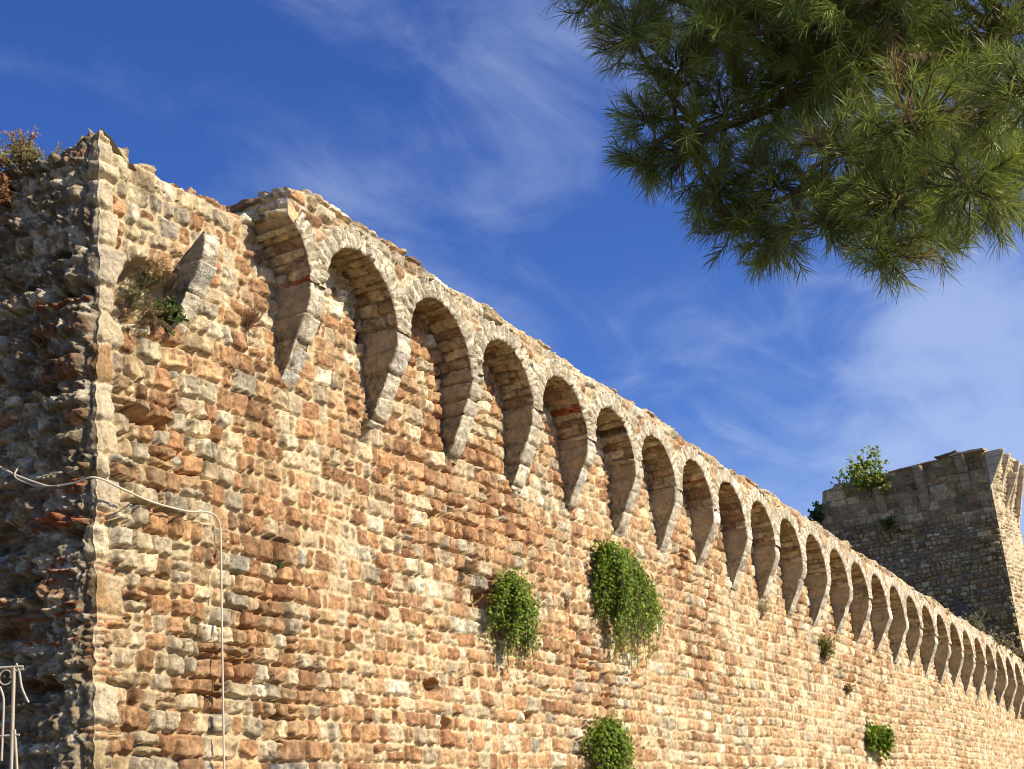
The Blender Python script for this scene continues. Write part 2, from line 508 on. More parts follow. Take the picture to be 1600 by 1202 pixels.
def main_height(u, v):
    far = sstep(4, 16, u)
    pm = np.clip(.85 - u * .38, 0, 1)
    h1, c1_ = masonry(u, v, 100, ROWS_MAIN, w=.19, J=.42, gap=.0085, bev=.018, relief=(.012, .042), joint=-.030, mort=(-.040, .002), rough=.010, tilt=.07, vj=1.4, pal=WARM, pal2=GREYISH, pmix=pm, cav=.012)
    h2, c2_ = masonry(u, v, 100, ROWS_MAIN, w=.19, J=.42, gap=.0085, bev=.018, relief=(.010, .034), joint=-.028, mort=(-.036, .002), rough=.010, tilt=.07, vj=1.4, pal=PALE, cav=.010)
    m = sstep(-.7, .7, .55 * vnoise(u * .5, v * .6, 55) + (far - .5) * 1.3)
    h = lerp(h1, h2, m); c = lerp(c1_, c2_, m[:, None])
    # broad unevenness of an old wall
    ml_ = sstep(4.5, 1.0, u + .5 * vnoise(u * .9, v * .9, 88))[:, None]
    c = c * lerp(np.ones(3), np.array([.90, .90, .88]), ml_)
    h = h + .045 * vnoise(u * .6, v * .7, 90) + .02 * vnoise(u * 1.7, v * 1.9, 91)
    # smeared lime render over patches of it
    pat = sstep(.30, .55, fbm(u * .8, v * 1.1, 92, 3)) * .28
    h = lerp(h, np.maximum(h, .012 + .02 * fbm(u * 6, v * 6, 93, 3)), pat)
    hq, cq, mq = quoin(u, v, 300)
    h = lerp(h, hq, mq); c = lerp(c, cq, mq[:, None])
    # hollow where a corbel's neighbour was torn out
    e = ((u - .50) / .30) ** 2 + ((v - 6.02 - .25 * (u - .5)) / .30) ** 2
    hol = sstep(1.15, .35, e + .35 * fbm(u * 5, v * 5, 94, 3))
    h = h - .20 * hol
    # a few stones dropped out
    for (a, b, ra, rb) in ((.42, 5.02, .16, .08), (.70, 5.0, .12, .06), (4.62, 2.93, .10, .07), (4.45, 3.28, .13, .06), (6.9, 3.4, .09, .05), (3.1, 3.52, .12, .05)):
        e = ((u - a) / ra) ** 2 + ((v - b) / rb) ** 2 + .5 * vnoise(u * 14, v * 14, 95)
        h = h - .17 * sstep(1.1, .6, e)
    return h, c

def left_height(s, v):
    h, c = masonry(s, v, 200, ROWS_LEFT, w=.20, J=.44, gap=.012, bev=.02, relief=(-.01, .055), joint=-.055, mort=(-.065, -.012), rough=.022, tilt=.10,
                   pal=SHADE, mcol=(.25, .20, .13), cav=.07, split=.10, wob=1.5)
    er = fbm(s * 1.6, v * 1.6, 210, 3)
    pit = np.abs(fbm(s * 17, v * 17, 211, 4, .62))
    h = h + .045 * er + .036 * fbm(s * 9, v * 9, 212, 4, .68) - .065 * pit + .016 * vnoise(s * 55, v * 55, 214) + .05 + .04 * np.minimum(s, 1.2)
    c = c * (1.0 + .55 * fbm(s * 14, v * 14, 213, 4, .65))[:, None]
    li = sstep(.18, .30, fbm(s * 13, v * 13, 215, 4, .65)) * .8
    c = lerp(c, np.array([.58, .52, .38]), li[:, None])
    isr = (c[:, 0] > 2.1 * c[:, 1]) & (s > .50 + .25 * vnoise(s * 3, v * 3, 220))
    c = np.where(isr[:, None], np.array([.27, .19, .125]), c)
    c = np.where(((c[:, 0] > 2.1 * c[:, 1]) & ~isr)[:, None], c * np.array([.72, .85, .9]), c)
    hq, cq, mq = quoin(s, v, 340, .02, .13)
    cq = cq * (.60 + .5 * fbm(s * 12, v * 12, 216, 4, .6))[:, None]  # return side of the corner stones darkened to read as shade
    h = lerp(h, hq + .03 * fbm(s * 14, v * 14, 217, 4, .6) - .03 * np.abs(fbm(s * 20, v * 20, 219, 3)), mq); c = lerp(c, cq, mq[:, None])
    for (a, b, ra, rb) in ((.37, 3.0, .17, .10), (.75, 4.1, .25, .13), (.60, 3.75, .2, .1), (.9, 5.25, .2, .12), (.5, 5.55, .12, .07), (.33, 5.95, .07, .10)):
        e = ((s - a) / ra) ** 2 + ((v - b) / rb) ** 2 + .5 * vnoise(s * 10, v * 10, 218)
        h = h - .11 * sstep(1.1, .55, e)
    return h, c

def steps(u, seed, w=.26, amp=1.0):                    # ragged top line: one level per coping stone
    x = u / w
    i = np.floor(x)
    b = i + .35 * (_hash(i, i * 0, seed) - .5)
    i = np.where(x < b, i - 1, i)
    return amp * (_hash(i, i * 0, seed + 1) - .5)

def main_top(u):
    z = np.interp(u, [-.1, 0, .34, .35, .7, 1.4, 1.8, 2.0], [7.22, 7.25, 7.22, 7.12, 7.17, 7.14, 7.16, 7.22])
    low = np.where(u < 1.95, z + steps(u, 601, .22, .07) * (u > .33) + .015 * vnoise(u * 9, u * 0, 602), z)
    back = base(u) + TOPH - .25
    return np.where(u < 1.95, low, back)

def left_top(s):
    return np.interp(s, [0, .12, .2, .5, .9, 3, 9], [7.26, 7.22, 7.10, 7.07, 7.10, 7.05, 6.6]) + np.where(s > .1, steps(s, 611, .24, .08) + .02 * vnoise(s * 8, s * 0, 612), 0)

def noisy_top(mesh, edge, ecol, inward, thick, n=10, seed=7, flip=False, drop=.30):
    """the upper surface of a wall, carried back from the displaced front edge"""
    t = np.linspace(0, 1, n) ** 1.3
    P = edge[:, None, :] + inward[None, None, :] * (t * thick)[None, :, None]
    P[..., 2] += .03 * vnoise(P[..., 0] * 7, P[..., 1] * 7, seed) * (t > 0)[None] + .02 * np.sin(np.minimum(t * 6, 1) * 1.57)[None] - drop * np.minimum(t * 2.2, 1)[None]
    c = np.array([.40, .34, .24]) * (.8 + .3 * vnoise(P[..., 0] * 9, P[..., 1] * 9, seed + 1))[..., None]
    c[:, 0] = ecol
    mesh.grid(P, c, flip=flip)
    return P[:, -1]

vq = np.linspace(-.3, 8.0, 900)
edge_m = main_height(np.zeros_like(vq), vq)[0]
edge_l = left_height(np.zeros_like(vq), vq)[0]
_k = np.ones(5) / 5
edge_m, edge_l = [np.convolve(np.pad(e_, 2, 'edge'), _k, 'valid') for e_ in (edge_m, edge_l)]

CHUNKS = [(0, 2.0, .0105, .0105), (2.0, 4.6, .0115, .011), (4.6, 9, .015, .0135), (9, 17, .022, .018), (17, 32, .036, .024), (32, 60, .07, .045)]
face, wtop = Mesher(), Mesher()
for (a, b, du, dv) in CHUNKS:
    for (z0, kind) in ((-.25, 'low'), (2.25, 'high')):
        if kind == 'low':
            u = np.arange(a, b + .06, .06); nv = 46
        else:
            u = np.linspace(a, b, int((b - a) / du) + 2); nv = int(4.9 / dv)
        t = np.linspace(0, 1, nv)
        zt = np.full_like(u, 2.25) if kind == 'low' else main_top(u)
        if kind == 'high' and a == 2.0:
            zt = main_top(np.maximum(u, 2.0))
        Z = z0 + (zt[:, None] - z0) * t[None]
        U = np.broadcast_to(u[:, None], Z.shape)
        h, c = main_height(U.ravel(), Z.ravel())
        if kind == 'high' and a == 0:
            rnd = sstep(.05, 0, (zt[:, None] - Z)) * .03 * sstep(0, .1, U)
            h = h - rnd.ravel()
        el = np.interp(Z, vq, edge_l)
        fade = sstep(.16, 0, U)
        h = lerp(h.reshape(Z.shape), np.interp(Z, vq, edge_m), sstep(.035, 0, U))
        P = np.stack([U - el * fade, -h, Z], -1)
        face.grid(P, c.reshape(Z.shape + (3,)))
        if kind == 'high' and a == 0:
            noisy_top(wtop, P[:, -1], c.reshape(Z.shape + (3,))[:, -1], np.array([0, 1.0, 0]), 1.3, 14, 620)
face.build('main_face', M_STONE, wall)

ret = Mesher()
for (a, b, ds) in ((0, 1.7, .0100), (1.62, 9, .05)):
    for kind in ('low', 'high'):
        d = .06 if kind == 'low' else ds
        s = np.linspace(a, b, int((b - a) / d) + 2)
        z0 = -.25 if kind == 'low' else 2.25
        zt = np.full_like(s, 2.25) if kind == 'low' else left_top(s)
        nv = 46 if kind == 'low' else int(4.9 / max(d, .0100))
        Z = z0 + (zt[:, None] - z0) * np.linspace(0, 1, nv)[None]
        S = np.broadcast_to(s[:, None], Z.shape)
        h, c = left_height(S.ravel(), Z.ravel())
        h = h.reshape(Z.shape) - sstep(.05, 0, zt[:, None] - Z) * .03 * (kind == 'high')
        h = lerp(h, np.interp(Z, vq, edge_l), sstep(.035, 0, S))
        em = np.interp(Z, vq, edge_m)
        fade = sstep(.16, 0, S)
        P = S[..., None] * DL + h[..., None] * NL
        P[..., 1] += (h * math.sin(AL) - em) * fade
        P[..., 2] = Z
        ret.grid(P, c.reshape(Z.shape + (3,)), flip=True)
        if kind == 'high':
            noisy_top(wtop, P[:, -1], c.reshape(Z.shape + (3,))[:, -1], np.array([1.0, 0, 0]), 1.2, 14, 630, flip=True)
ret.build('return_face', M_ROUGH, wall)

# the block on the very corner
# ---------------- parapet carried by the arches
NK = 34                                                # arches run on past the right edge of the frame
def arch_c(k):
    return U0 + CW + R + PITCH * k
K_STUB = -1
PAR0 = 1.90                                            # where the broken parapet begins
PAR1 = U0 + PITCH * NK + CW

def under_curve(u):                                    # middle line of the voussoir ring: foot of the parapet masonry
    k = np.clip(np.floor((u - (U0 + CW / 2)) / PITCH), K_STUB, NK)
    d = np.abs(u - arch_c(k))
    rr = R + .035
    return base(u) + np.where(d < rr, SPRING + np.sqrt(np.maximum(rr * rr - d * d, 0)), SPRING)

def par_top(u):
    z = base(u) + TOPH + steps(u, 641, .27, .045) + .012 * vnoise(u * 9, u * 0, 642)
    z = z - .04 * sstep(.1, .6, vnoise(u * .9, u * 0, 643))
    return z - .10 * sstep(2.25, 1.9, u) - .02

ROWS_PAR = row_edges(.11, .17, -.06, 2.4, 21)
def par_height(u, z):
    v = z - base(u)
    h, c = masonry(u, 1.76 - v, 500, ROWS_PAR, w=.24, J=.42, relief=(.000, .042), joint=-.022, mort=(-.022, .008), pal=PALE, pal2=GREYISH, pmix=np.full(u.shape, .45),
                   mcol=(.54, .44, .30), cav=0, rough=.010)
    vm = np.abs(((u - U0 - CW / 2) / PITCH + .5) % 1 - .5) * PITCH
    kk = np.clip(np.floor((u - (U0 + CW / 2)) / PITCH), K_STUB, NK)
    rho = np.hypot(u - arch_c(kk), v - SPRING)
    h = np.where(rho < R + RING - .012, -.024, h)
    wth = sstep(.2, .02, np.abs(1.74 - v)) * sstep(-.1, .4, fbm(u * 5, v * 5, 505, 3))
    c = lerp(c, np.array([.36, .33, .25]) * np.ones_like(c), (wth * .6)[:, None])
    return h, c

par = Mesher()
for (a, b, du, dv) in ((PAR0, 4.6, .011, .0105), (4.6, 9, .014, .013), (9, 17, .022, .017), (17, 32, .036, .024), (32, PAR1, .06, .03)):
    u = np.linspace(a, b, int((b - a) / du) + 2)
    zb, zt = under_curve(u), par_top(u)
    pm_ = np.abs(((u - U0 - CW / 2) / PITCH + .5) % 1 - .5) * PITCH
    zb = zb - .14 * sstep(.10, .06, pm_) * (u > 2.12)
    if a == PAR0:
        zb = np.maximum(zb, base(u) + 1.36 * sstep(2.08, 1.9, u))
    nv = int(.75 / dv)
    Z = zb[:, None] + (zt - zb)[:, None] * np.linspace(0, 1, nv)[None]
    U = np.broadcast_to(u[:, None], Z.shape)
    h, c = par_height(U.ravel(), Z.ravel())
    c = c.reshape(Z.shape + (3,))
    h = h.reshape(Z.shape) - sstep(.04, 0, zt[:, None] - Z) * .02
    P = np.stack([U, -DEP - h, Z], -1)
    par.grid(P, c)
    last = noisy_top(par, P[:, -1], c[:, -1], np.array([0, 1.0, 0]), 1.45, 16, 650, drop=.10)
    if a == PAR0:
        sel = u < 2.12
        yb = np.linspace(0, .55, 12)
        Pu = P[sel, 0][:, None, :] + np.array([0, 1.0, 0]) * yb[None, :, None]
        Pu[..., 2] += .02 * vnoise(Pu[..., 0] * 12, Pu[..., 1] * 12, 655) * (yb > 0)
        par.grid(Pu, np.full(Pu.shape, 1.) * np.array([.42, .33, .21]), flip=True)
    dn = np.linspace(0, 1, 8)
    Pb = last[:, None, :] + np.array([0, 0, -1.0]) * (dn * (last[:, 2] + .2)[:, None])[..., None]
    par.grid(Pb, np.full(Pb.shape, .3))
    if a == PAR0:                                      # broken end of the parapet, seen from its left
        y = np.linspace(0, 1, 70)
        yy = P[0, -1, 1] + (.95 - P[0, -1, 1]) * y
        zlo = np.interp(yy, [-.4, 0, .9], [zb[0] - .02, zb[0] - .02, zb[0] - .4])
        zhi = np.interp(y, np.linspace(0, 1, 16) ** 1.3, np.zeros(16)) + zt[0] + .02
        tt = np.linspace(0, 1, 40)
        Zc = zlo[:, None] + (zhi - zlo)[:, None] * tt[None]
        Yc = np.broadcast_to(yy[:, None], Zc.shape)
        hc, cc = masonry(Yc.ravel(), Zc.ravel(), 520, row_edges(.09, .15, 5, 8, 23), w=.3, pal=GREYISH, relief=(.0, .05), rough=.012)
        y0z = np.interp(Zc, P[0, :, 2], P[0, :, 1])
        Yc = y0z + (.95 - y0z) * y[:, None]
        par.grid(np.stack([PAR0 - hc.reshape(Zc.shape) * sstep(0, .08, y)[:, None], Yc, Zc], -1), cc.reshape(Zc.shape + (3,)), flip=True)
par.build('parapet', M_STONE, wall)
wtop.build('wall_top', M_STONE, wall)

def make_arch(k, th0=0.0, th1=math.pi):
    """voussoir ring and soffit of one arch as a single bent grid: back of soffit -> front edge -> extrados"""
    res = .011 if k < 2 else .014 if k < 5 else .02 if k < 11 else .03 if k < 20 else .045
    uc, sd = arch_c(k), 700 + 13 * k
    rc = .005
    nth = max(28, int((th1 - th0) * (R + .1) / res))
    ns, nf = max(8, int((DEP + .05) / (res * 1.3))), max(6, int(RING / res))
    rho = np.concatenate([np.linspace(-.04, DEP - rc, ns), DEP + np.linspace(rc, RING, nf), [DEP + RING + .03]])
    th = np.linspace(th0, th1, nth)
    TH, RHO = np.meshgrid(th, rho, indexing='ij')
    front = RHO > DEP
    arc = TH * (R + .10)
    rows = row_edges(.060, .105, -.2, 2.6, sd)
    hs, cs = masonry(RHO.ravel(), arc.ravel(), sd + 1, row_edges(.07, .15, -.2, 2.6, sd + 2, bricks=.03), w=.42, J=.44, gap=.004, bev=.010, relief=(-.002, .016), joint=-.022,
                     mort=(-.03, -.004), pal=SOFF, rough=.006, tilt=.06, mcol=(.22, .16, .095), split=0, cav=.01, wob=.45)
    hf, cf = masonry(RHO.ravel(), arc.ravel(), sd + 3, rows, w=.9, J=.2, gap=.009, bev=.009, relief=(.002, .020), joint=-.024,
                     mort=(-.022, -.002), pal=VOUS, rough=.010, tilt=.05, mcol=(.36, .29, .19), split=0, cav=0, wob=.5)
    hs, hf = hs.reshape(TH.shape), hf.reshape(TH.shape) * (1.0 if k < 7 else .55)
    jag = (_hash(np.floor(arc / .08 + .3 * vnoise(arc * 4, arc * 0, sd)), arc * 0, sd + 5) - .5)
    cs, cf = cs.reshape(TH.shape + (3,)), cf.reshape(TH.shape + (3,))
    li = sstep(.0, .5, fbm(TH * 9, RHO * 16, sd + 6, 4, .6)) * .32
    cf = lerp(cf, np.array([.36, .33, .27]), li[..., None])
    # position: soffit radius R, front plane DEP
    rad = np.where(front, R + (RHO - DEP), R - hs * sstep(DEP, DEP - .05, RHO) - .020 * jag * sstep(DEP - .1, DEP, RHO))
    rad = np.where(front & (RHO < DEP + .05), rad - .020 * jag, rad)
    out = np.where(front, DEP + .012 + hf * sstep(DEP, DEP + .03, RHO), RHO)
    out[:, -1] = DEP - .04
    out = out - .05 * sstep(.69, .715, np.abs(rad * np.cos(TH))) * front
    out[:, ns] = DEP + .004
    du = rad * np.cos(TH)
    dz = rad * np.sin(TH)
    du = np.clip(du, -PITCH / 2 - .012, PITCH / 2 + .012)
    U = uc + du
    Z = base(U) + SPRING + dz
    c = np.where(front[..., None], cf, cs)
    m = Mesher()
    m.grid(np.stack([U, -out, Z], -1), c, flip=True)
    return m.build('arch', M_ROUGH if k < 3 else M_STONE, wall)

make_arch(-1, 0.0, math.radians(52))
for k in range(NK):
    make_arch(k)

PROFZ = np.array([-.02, 0, .08, .30, .52, KNEE - .04, KNEE + .03, SPRING, 1.05])
PROFN = np.array([-.03, .015, .075, .195, .310, .385, DEP, DEP, DEP])
def make_corbel(k):
    res = .0105 if k < 2 else .013 if k < 5 else .018 if k < 11 else .028 if k < 20 else .045
    uc, sd = U0 + CW / 2 + PITCH * k, 2000 + 17 * k
    broken = k == -1
    rk = random.Random(k * 7 + 3)
    CW_, tipo, dpk = CW * rk.uniform(.9, 1.1), rk.uniform(-.05, .05), rk.uniform(.93, 1.03)
    ztop = .82 if broken else SPRING + .03
    nz = max(16, int((ztop + .02) / res))
    z = np.linspace(-.02, ztop, nz)
    dep = np.interp(z + tipo * sstep(.6, 0, z), PROFZ, PROFN) * dpk + .010 * vnoise(z * 6, z * 0 + k, 31)
    if broken:
        dep = dep - .02 * sstep(.55, .7, z)
    n1, n2 = max(6, int(.45 / res)), max(6, int(CW_ / res))
    rc = .009
    # path across one level: left side, left arris, front, right arris, right side
    s1 = np.linspace(0, 1, n1)
    U, N, NU, NN, ELL, REG = [], [], [], [], [], []
    for (kind, cnt) in (('L', n1), ('F', n2), ('R', n1)):
        t = np.linspace(0, 1, cnt)
        if kind == 'L':
            n = -.06 + t[None] * (dep[:, None] + .06 - rc); u = np.full_like(n, -CW_ / 2)
            nu, nn = np.full_like(n, -1.), np.full_like(n, 0.)
            ell = n - dep[:, None]
        elif kind == 'F':
            u = np.broadcast_to((-CW_ / 2 + rc + t * (CW_ - 2 * rc))[None], (nz, cnt)).copy(); n = np.broadcast_to(dep[:, None], (nz, cnt)).copy()
            nu, nn = np.zeros_like(n), np.ones_like(n)
            ell = u + CW_ / 2
        else:
            n = -.06 + (1 - t[None]) * (dep[:, None] + .06 - rc); u = np.full_like(n, CW_ / 2)
            nu, nn = np.full_like(n, 1.), np.full_like(n, 0.)
            ell = CW_ + (dep[:, None] - n)
        U.append(u); N.append(n); NU.append(nu); NN.append(nn); ELL.append(ell); REG.append(np.full_like(n, {'L': 0, 'F': 1, 'R': 2}[kind]))
    U, N, NU, NN, ELL, REG = [np.concatenate(q, 1) for q in (U, N, NU, NN, ELL, REG)]
    Zl = np.broadcast_to(z[:, None], U.shape)
    if broken:
        Zl = Zl - .36 * (1 - np.clip(N / DEP, 0, 1)) * sstep(.35, .82, Zl)
        U = U * .86
    rows = row_edges(.17, .25, -.1 - .1 * ((k * 7) % 5) / 5, 1.3, sd)
    hh, cc = masonry(ELL.ravel() * .35 + .2, Zl.ravel(), sd + 1, rows, w=1.6, J=.2, gap=.005, bev=.008, relief=(.0, .012), joint=-.020, mort=(-.020, -.010),
                     pal=LIME, rough=.004, tilt=.03, mcol=(.30, .23, .14), split=0, cav=0, wob=.6)
    hh, cc = hh.reshape(U.shape), cc.reshape(U.shape + (3,))
    pit = fbm(ELL * 30, Zl * 30, sd + 2, 3, .6)
    hh = hh * (1.0 if k < 7 else .5) + (.008 if k < 7 else .003) * pit + .005 * fbm(ELL * 6, Zl * 6, sd + 3, 2)
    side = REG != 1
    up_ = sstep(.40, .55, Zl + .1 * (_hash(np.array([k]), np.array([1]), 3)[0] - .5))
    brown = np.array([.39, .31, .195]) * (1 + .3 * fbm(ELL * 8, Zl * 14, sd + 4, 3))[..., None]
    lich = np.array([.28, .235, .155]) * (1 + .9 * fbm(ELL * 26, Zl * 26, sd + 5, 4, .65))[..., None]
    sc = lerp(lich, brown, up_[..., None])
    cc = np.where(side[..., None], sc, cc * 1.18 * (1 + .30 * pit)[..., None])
    x = uc + U + NU * hh
    y = -(N + NN * hh)
    m = Mesher()
    P = np.stack([x, y, base(x) + Zl], -1)
    m.grid(P, cc, flip=True)
    # top cap
    top = P[-1]
    nt = len(top)
    back = top.copy(); back[:, 1] = .08; back[:, 2] = np.minimum(back[:, 2], top[:, 2].min() - .02) if broken else back[:, 2]
    tt = np.linspace(0, 1, 8)[:, None, None]
    cap = top[None] * (1 - tt) + back[None] * tt
    cap[..., 2] += .012 * vnoise(cap[..., 0] * 30, cap[..., 1] * 30, sd + 7) * (tt[..., 0] > 0)
    m.grid(cap, np.full(cap.shape, .33) * np.array([1, .93, .8]), flip=True)
    o = m.build('corbel', M_ROUGH if k < 6 else M_STONE, wall)
    if broken:
        o['label'] = 'lone broken corbel with a torn off top left of the arches'
    return o
for k in range(-1, NK + 1):
    make_corbel(k)

# closed rear of the low part of the wall
cor = Mesher()
cor.box((.25, .9, -.2), (60.2, 1.05, 4.2), (.3, .26, .2))
cor.build('rear_face', M_STONE, wall)

# ------------------------------------------------------------------ the tower
TA = math.radians(6)
TL = np.array([math.sin(TA), math.cos(TA), 0]); TR = np.array([math.cos(TA), -math.sin(TA), 0])
NTL, NTR = -TR, -TL
TC = np.array([49.4, 1.22, 0.0])
TTOP = 15.36
tower = empty('stone_tower', (52, 4.5, 0))
tag(tower, 'ruined square stone tower standing behind the far end of the arcaded wall', 'tower')

ROWS_T = row_edges(.12, .22, -1, 17, 31)
def tower_face(name, d, n, L, ztop, pal, seed, other_n, res, relief, mort):
    s = np.linspace(0, L, int(L / res))
    zt = ztop(s)
    z0 = 3.0
    nv = int((16 - z0) / (res * .9))
    Z = z0 + (zt[:, None] - z0) * np.linspace(0, 1, nv)[None]
    S = np.broadcast_to(s[:, None], Z.shape)
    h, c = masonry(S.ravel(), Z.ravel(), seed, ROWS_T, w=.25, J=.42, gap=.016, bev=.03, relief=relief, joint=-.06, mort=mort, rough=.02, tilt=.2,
                   pal=pal, mcol=(.17, .145, .105) if pal is TOWSHADE else (.56, .46, .31), cav=.012, split=.12)
    h = h + .05 * fbm(S.ravel() * .7, Z.ravel() * .7, seed + 90, 3)
    # bigger squared blocks in the upper zone
    h2, c2 = masonry(S.ravel(), Z.ravel(), seed + 50, row_edges(.28, .42, -1, 17, 33), w=.5, J=.3, gap=.008, bev=.02, relief=(.0, .03), joint=-.02, mort=(-.02, .0),
                     rough=.006, tilt=.05, pal=pal, mcol=(.26, .22, .17) if pal is TOWSHADE else (.5, .4, .27), cav=.02, split=.05)
    up_ = sstep(12.9, 13.5, Z.ravel() + .5 * vnoise(S.ravel() * .6, Z.ravel() * .6, seed + 60))
    h = lerp(h, h2 + .02, up_); c = lerp(c, c2 * .92, up_[:, None])
    h = h.reshape(Z.shape) * sstep(0, .10, S)
    P = TC + S[..., None] * d + h[..., None] * n
    P[..., 2] = Z
    m = Mesher()
    m.grid(P, c.reshape(Z.shape + (3,)), flip=(name == 'shaded_face'))
    o = m.build(name, M_STONE)
    adopt(o, tower)
    return P[:, -1]

def ttop_left(s):
    z = np.interp(s, [0, 6.2, 6.3, 6.75, 6.85, 7.5], [TTOP, TTOP, 15.25, 15.2, 14.7, 14.4])
    return z + steps(s, 801, .45, .10) - .06 * sstep(3.6, 5.5, s)
def ttop_right(s):
    return TTOP + .0 * s + steps(s, 805, .3, .12)
tower_face('shaded_face', TL, NTL, 7.3, ttop_left, TOWSHADE, 900, NTR, .032, (-.01, .12), (-.07, -.01))
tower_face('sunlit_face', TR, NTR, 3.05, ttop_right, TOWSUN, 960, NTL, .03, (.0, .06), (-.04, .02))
m = Mesher()                                           # other two sides and the flat top
pts = [TC, TC + 7.3 * TL, TC + 7.3 * TL + 3.05 * TR, TC + 3.05 * TR]
for (i, j) in ((1, 2), (2, 3)):
    A_, B_ = pts[i], pts[j]
    Q = np.array([A_ + [0, 0, 0], B_ + [0, 0, 0], B_ + [0, 0, 14.45], A_ + [0, 0, 14.45]])
    m.polys(Q, (.42, .34, .23), [(0, 1, 2, 3)])
Q = np.array([p + np.array([0, 0, 14.46]) for p in pts])
m.polys(Q, (.35, .3, .22), [(3, 2, 1, 0)])
for (i, j) in ((3, 0), (0, 1)):
    A_, B_ = pts[i] + .04 * (TL + TR), pts[j] + .04 * (TL + TR)
    m.polys(np.array([A_ + [0, 0, 0], B_ + [0, 0, 0], B_ + [0, 0, 3.1], A_ + [0, 0, 3.1]]), (.3, .26, .2), [(0, 1, 2, 3)])
adopt(m.build('rear_walls', M_STONE, smooth=False), tower)

def tower_corbel(s, d, n, z0, z1, dep, w, col, seed):
    nz = 44
    z = np.linspace(z0, z1, nz)
    t = (z - z0) / (z1 - z0)
    dp = .03 + (dep - .03) * np.clip(t * 1.05, 0, 1)
    m = Mesher()
    prof = []
    for (a, b) in ((-1, 0), (-1, .33), (-1, .66), (-1, 1), (-.33, 1), (.33, 1), (1, 1), (1, .66), (1, .33), (1, 0)):
        jit = .016 * vnoise(z * 4 + a * 9, z * 0 + b * 9, seed)
        P = TC + (s + a * (w / 2 + jit * .7))[:, None] * d + ((dp + jit) * b - .05 * (b == 0))[:, None] * n
        P[:, 2] = z
        prof.append(P)
    P = np.stack(prof, 1)
    C = np.array(col) * ((1 + .3 * vnoise(P[..., 2] * 3, P[..., 1] * 5 + P[..., 0] * 3, seed + 1)) * np.where((P[..., 2] / .30 + seed * .37) % 1 < .12, .6, 1.0))[..., None]
    flip = d is TR
    m.grid(P, C, flip=not flip)
    top = P[-1]
    m.grid(np.stack([top, np.repeat(top.mean(0)[None], len(top), 0)]), np.full((2, len(top), 3), .3), flip=not flip)
    adopt(m.build('corbel', M_STONE), tower)
GT = (.36, .275, .165)  # corbel stone, coloured darker for the shaded face
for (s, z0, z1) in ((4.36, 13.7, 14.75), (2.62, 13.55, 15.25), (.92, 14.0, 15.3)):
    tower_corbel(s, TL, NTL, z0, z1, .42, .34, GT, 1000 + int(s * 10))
GS = (.56, .46, .31)  # its paler copy for the sunlit face
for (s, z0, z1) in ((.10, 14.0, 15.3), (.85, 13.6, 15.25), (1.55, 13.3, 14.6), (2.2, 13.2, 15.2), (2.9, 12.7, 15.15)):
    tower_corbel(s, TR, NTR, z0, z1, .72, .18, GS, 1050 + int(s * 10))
# leftover slabs of the fighting platform
def slab(s0, s1, n0, n1, z, th, tiltz, col, name='slab'):
    m = Mesher()
    S, N = np.meshgrid(np.linspace(s0, s1, 9), np.linspace(n0, n1, 6), indexing='ij')
    rag = .05 * vnoise(S * 3, N * 5, 71)
    P = TC + (S + rag)[..., None] * TL + (N + rag)[..., None] * NTL
    P[..., 2] = z + tiltz * (S - s0) + .02 * vnoise(S * 4, N * 4, 72)
    Pb = P.copy(); Pb[..., 2] -= th
    m.grid(P, np.full(P.shape, 1.) * col, flip=True); m.grid(Pb, np.full(P.shape, 1.) * col)
    for (a, b) in ((P[0], Pb[0]), (P[-1], Pb[-1]), (P[:, 0], Pb[:, 0]), (P[:, -1], Pb[:, -1])):
        m.grid(np.stack([a, b]), np.full((2, len(a), 3), 1.) * col)
    adopt(m.build(name, M_STONE, smooth=False), tower)
slab(-.05, 1.3, -.6, .22, 15.44, .08, .02, np.array([.44, .34, .21]))
slab(1.0, 1.9, -.7, .24, 15.56, .05, -.08, np.array([.26, .18, .11]))
slab(1.8, 3.9, -.6, .10, 15.40, .05, -.02, np.array([.42, .33, .2]))

# flared remains of the machicolation over the sunlit face
m = Mesher()
S, T = np.meshgrid(np.linspace(-.02, 3.2, 110), np.linspace(0, 1, 70), indexing='ij')
N = .05 + .56 * T ** .8 * sstep(-.02, .30, S) + .0
P = TC + S[..., None] * TR + (N - .10)[..., None] * NTR
P[..., 2] = 13.3 + 2.0 * T + .03 * vnoise(S * 5, T * 6, 81)
hF, cF = masonry(S.ravel(), P[..., 2].ravel(), 83, row_edges(.16, .26, 13, 16, 84), w=.3, pal=TOWSUN, relief=(0, .05), joint=-.05, mort=(-.05, -.01), mcol=(.45, .36, .23))
P += hF.reshape(S.shape)[..., None] * NTR
m.grid(P, cF.reshape(S.shape + (3,)))
P2 = P.copy(); P2[:, :, :] = TC + S[..., None] * TR - .1 * NTR; P2[..., 2] = P[..., 2]
m.grid(np.stack([P[:, -1], P2[:, -1]]), np.full((2, len(P), 3), .35))
adopt(m.build('flared_head', M_STONE), tower)

# plain dark wall sloping against the foot of the tower
lean = Mesher()
A_ = TC + 2.15 * TL + .3 * NTL; B_ = TC + .25 * TL + .3 * NTL
zA, zB = 10.0, 8.05
Q = []
for off in (0, .25):
    for (p, zt) in ((A_, zA), (B_, zB)):
        for z in (0, zt):
            q = p - off * NTL; Q.append([q[0], q[1], z])
Q = np.array(Q)
lean.polys(Q, (.13, .095, .075), [(0, 1, 3, 2), (4, 6, 7, 5), (1, 5, 7, 3), (0, 4, 5, 1), (2, 3, 7, 6)])
o = lean.build('stair_wall', M_STONE, smooth=False)
tag(o, 'plain dark sloping wall leaning against the foot of the tower behind the parapet', 'wall')

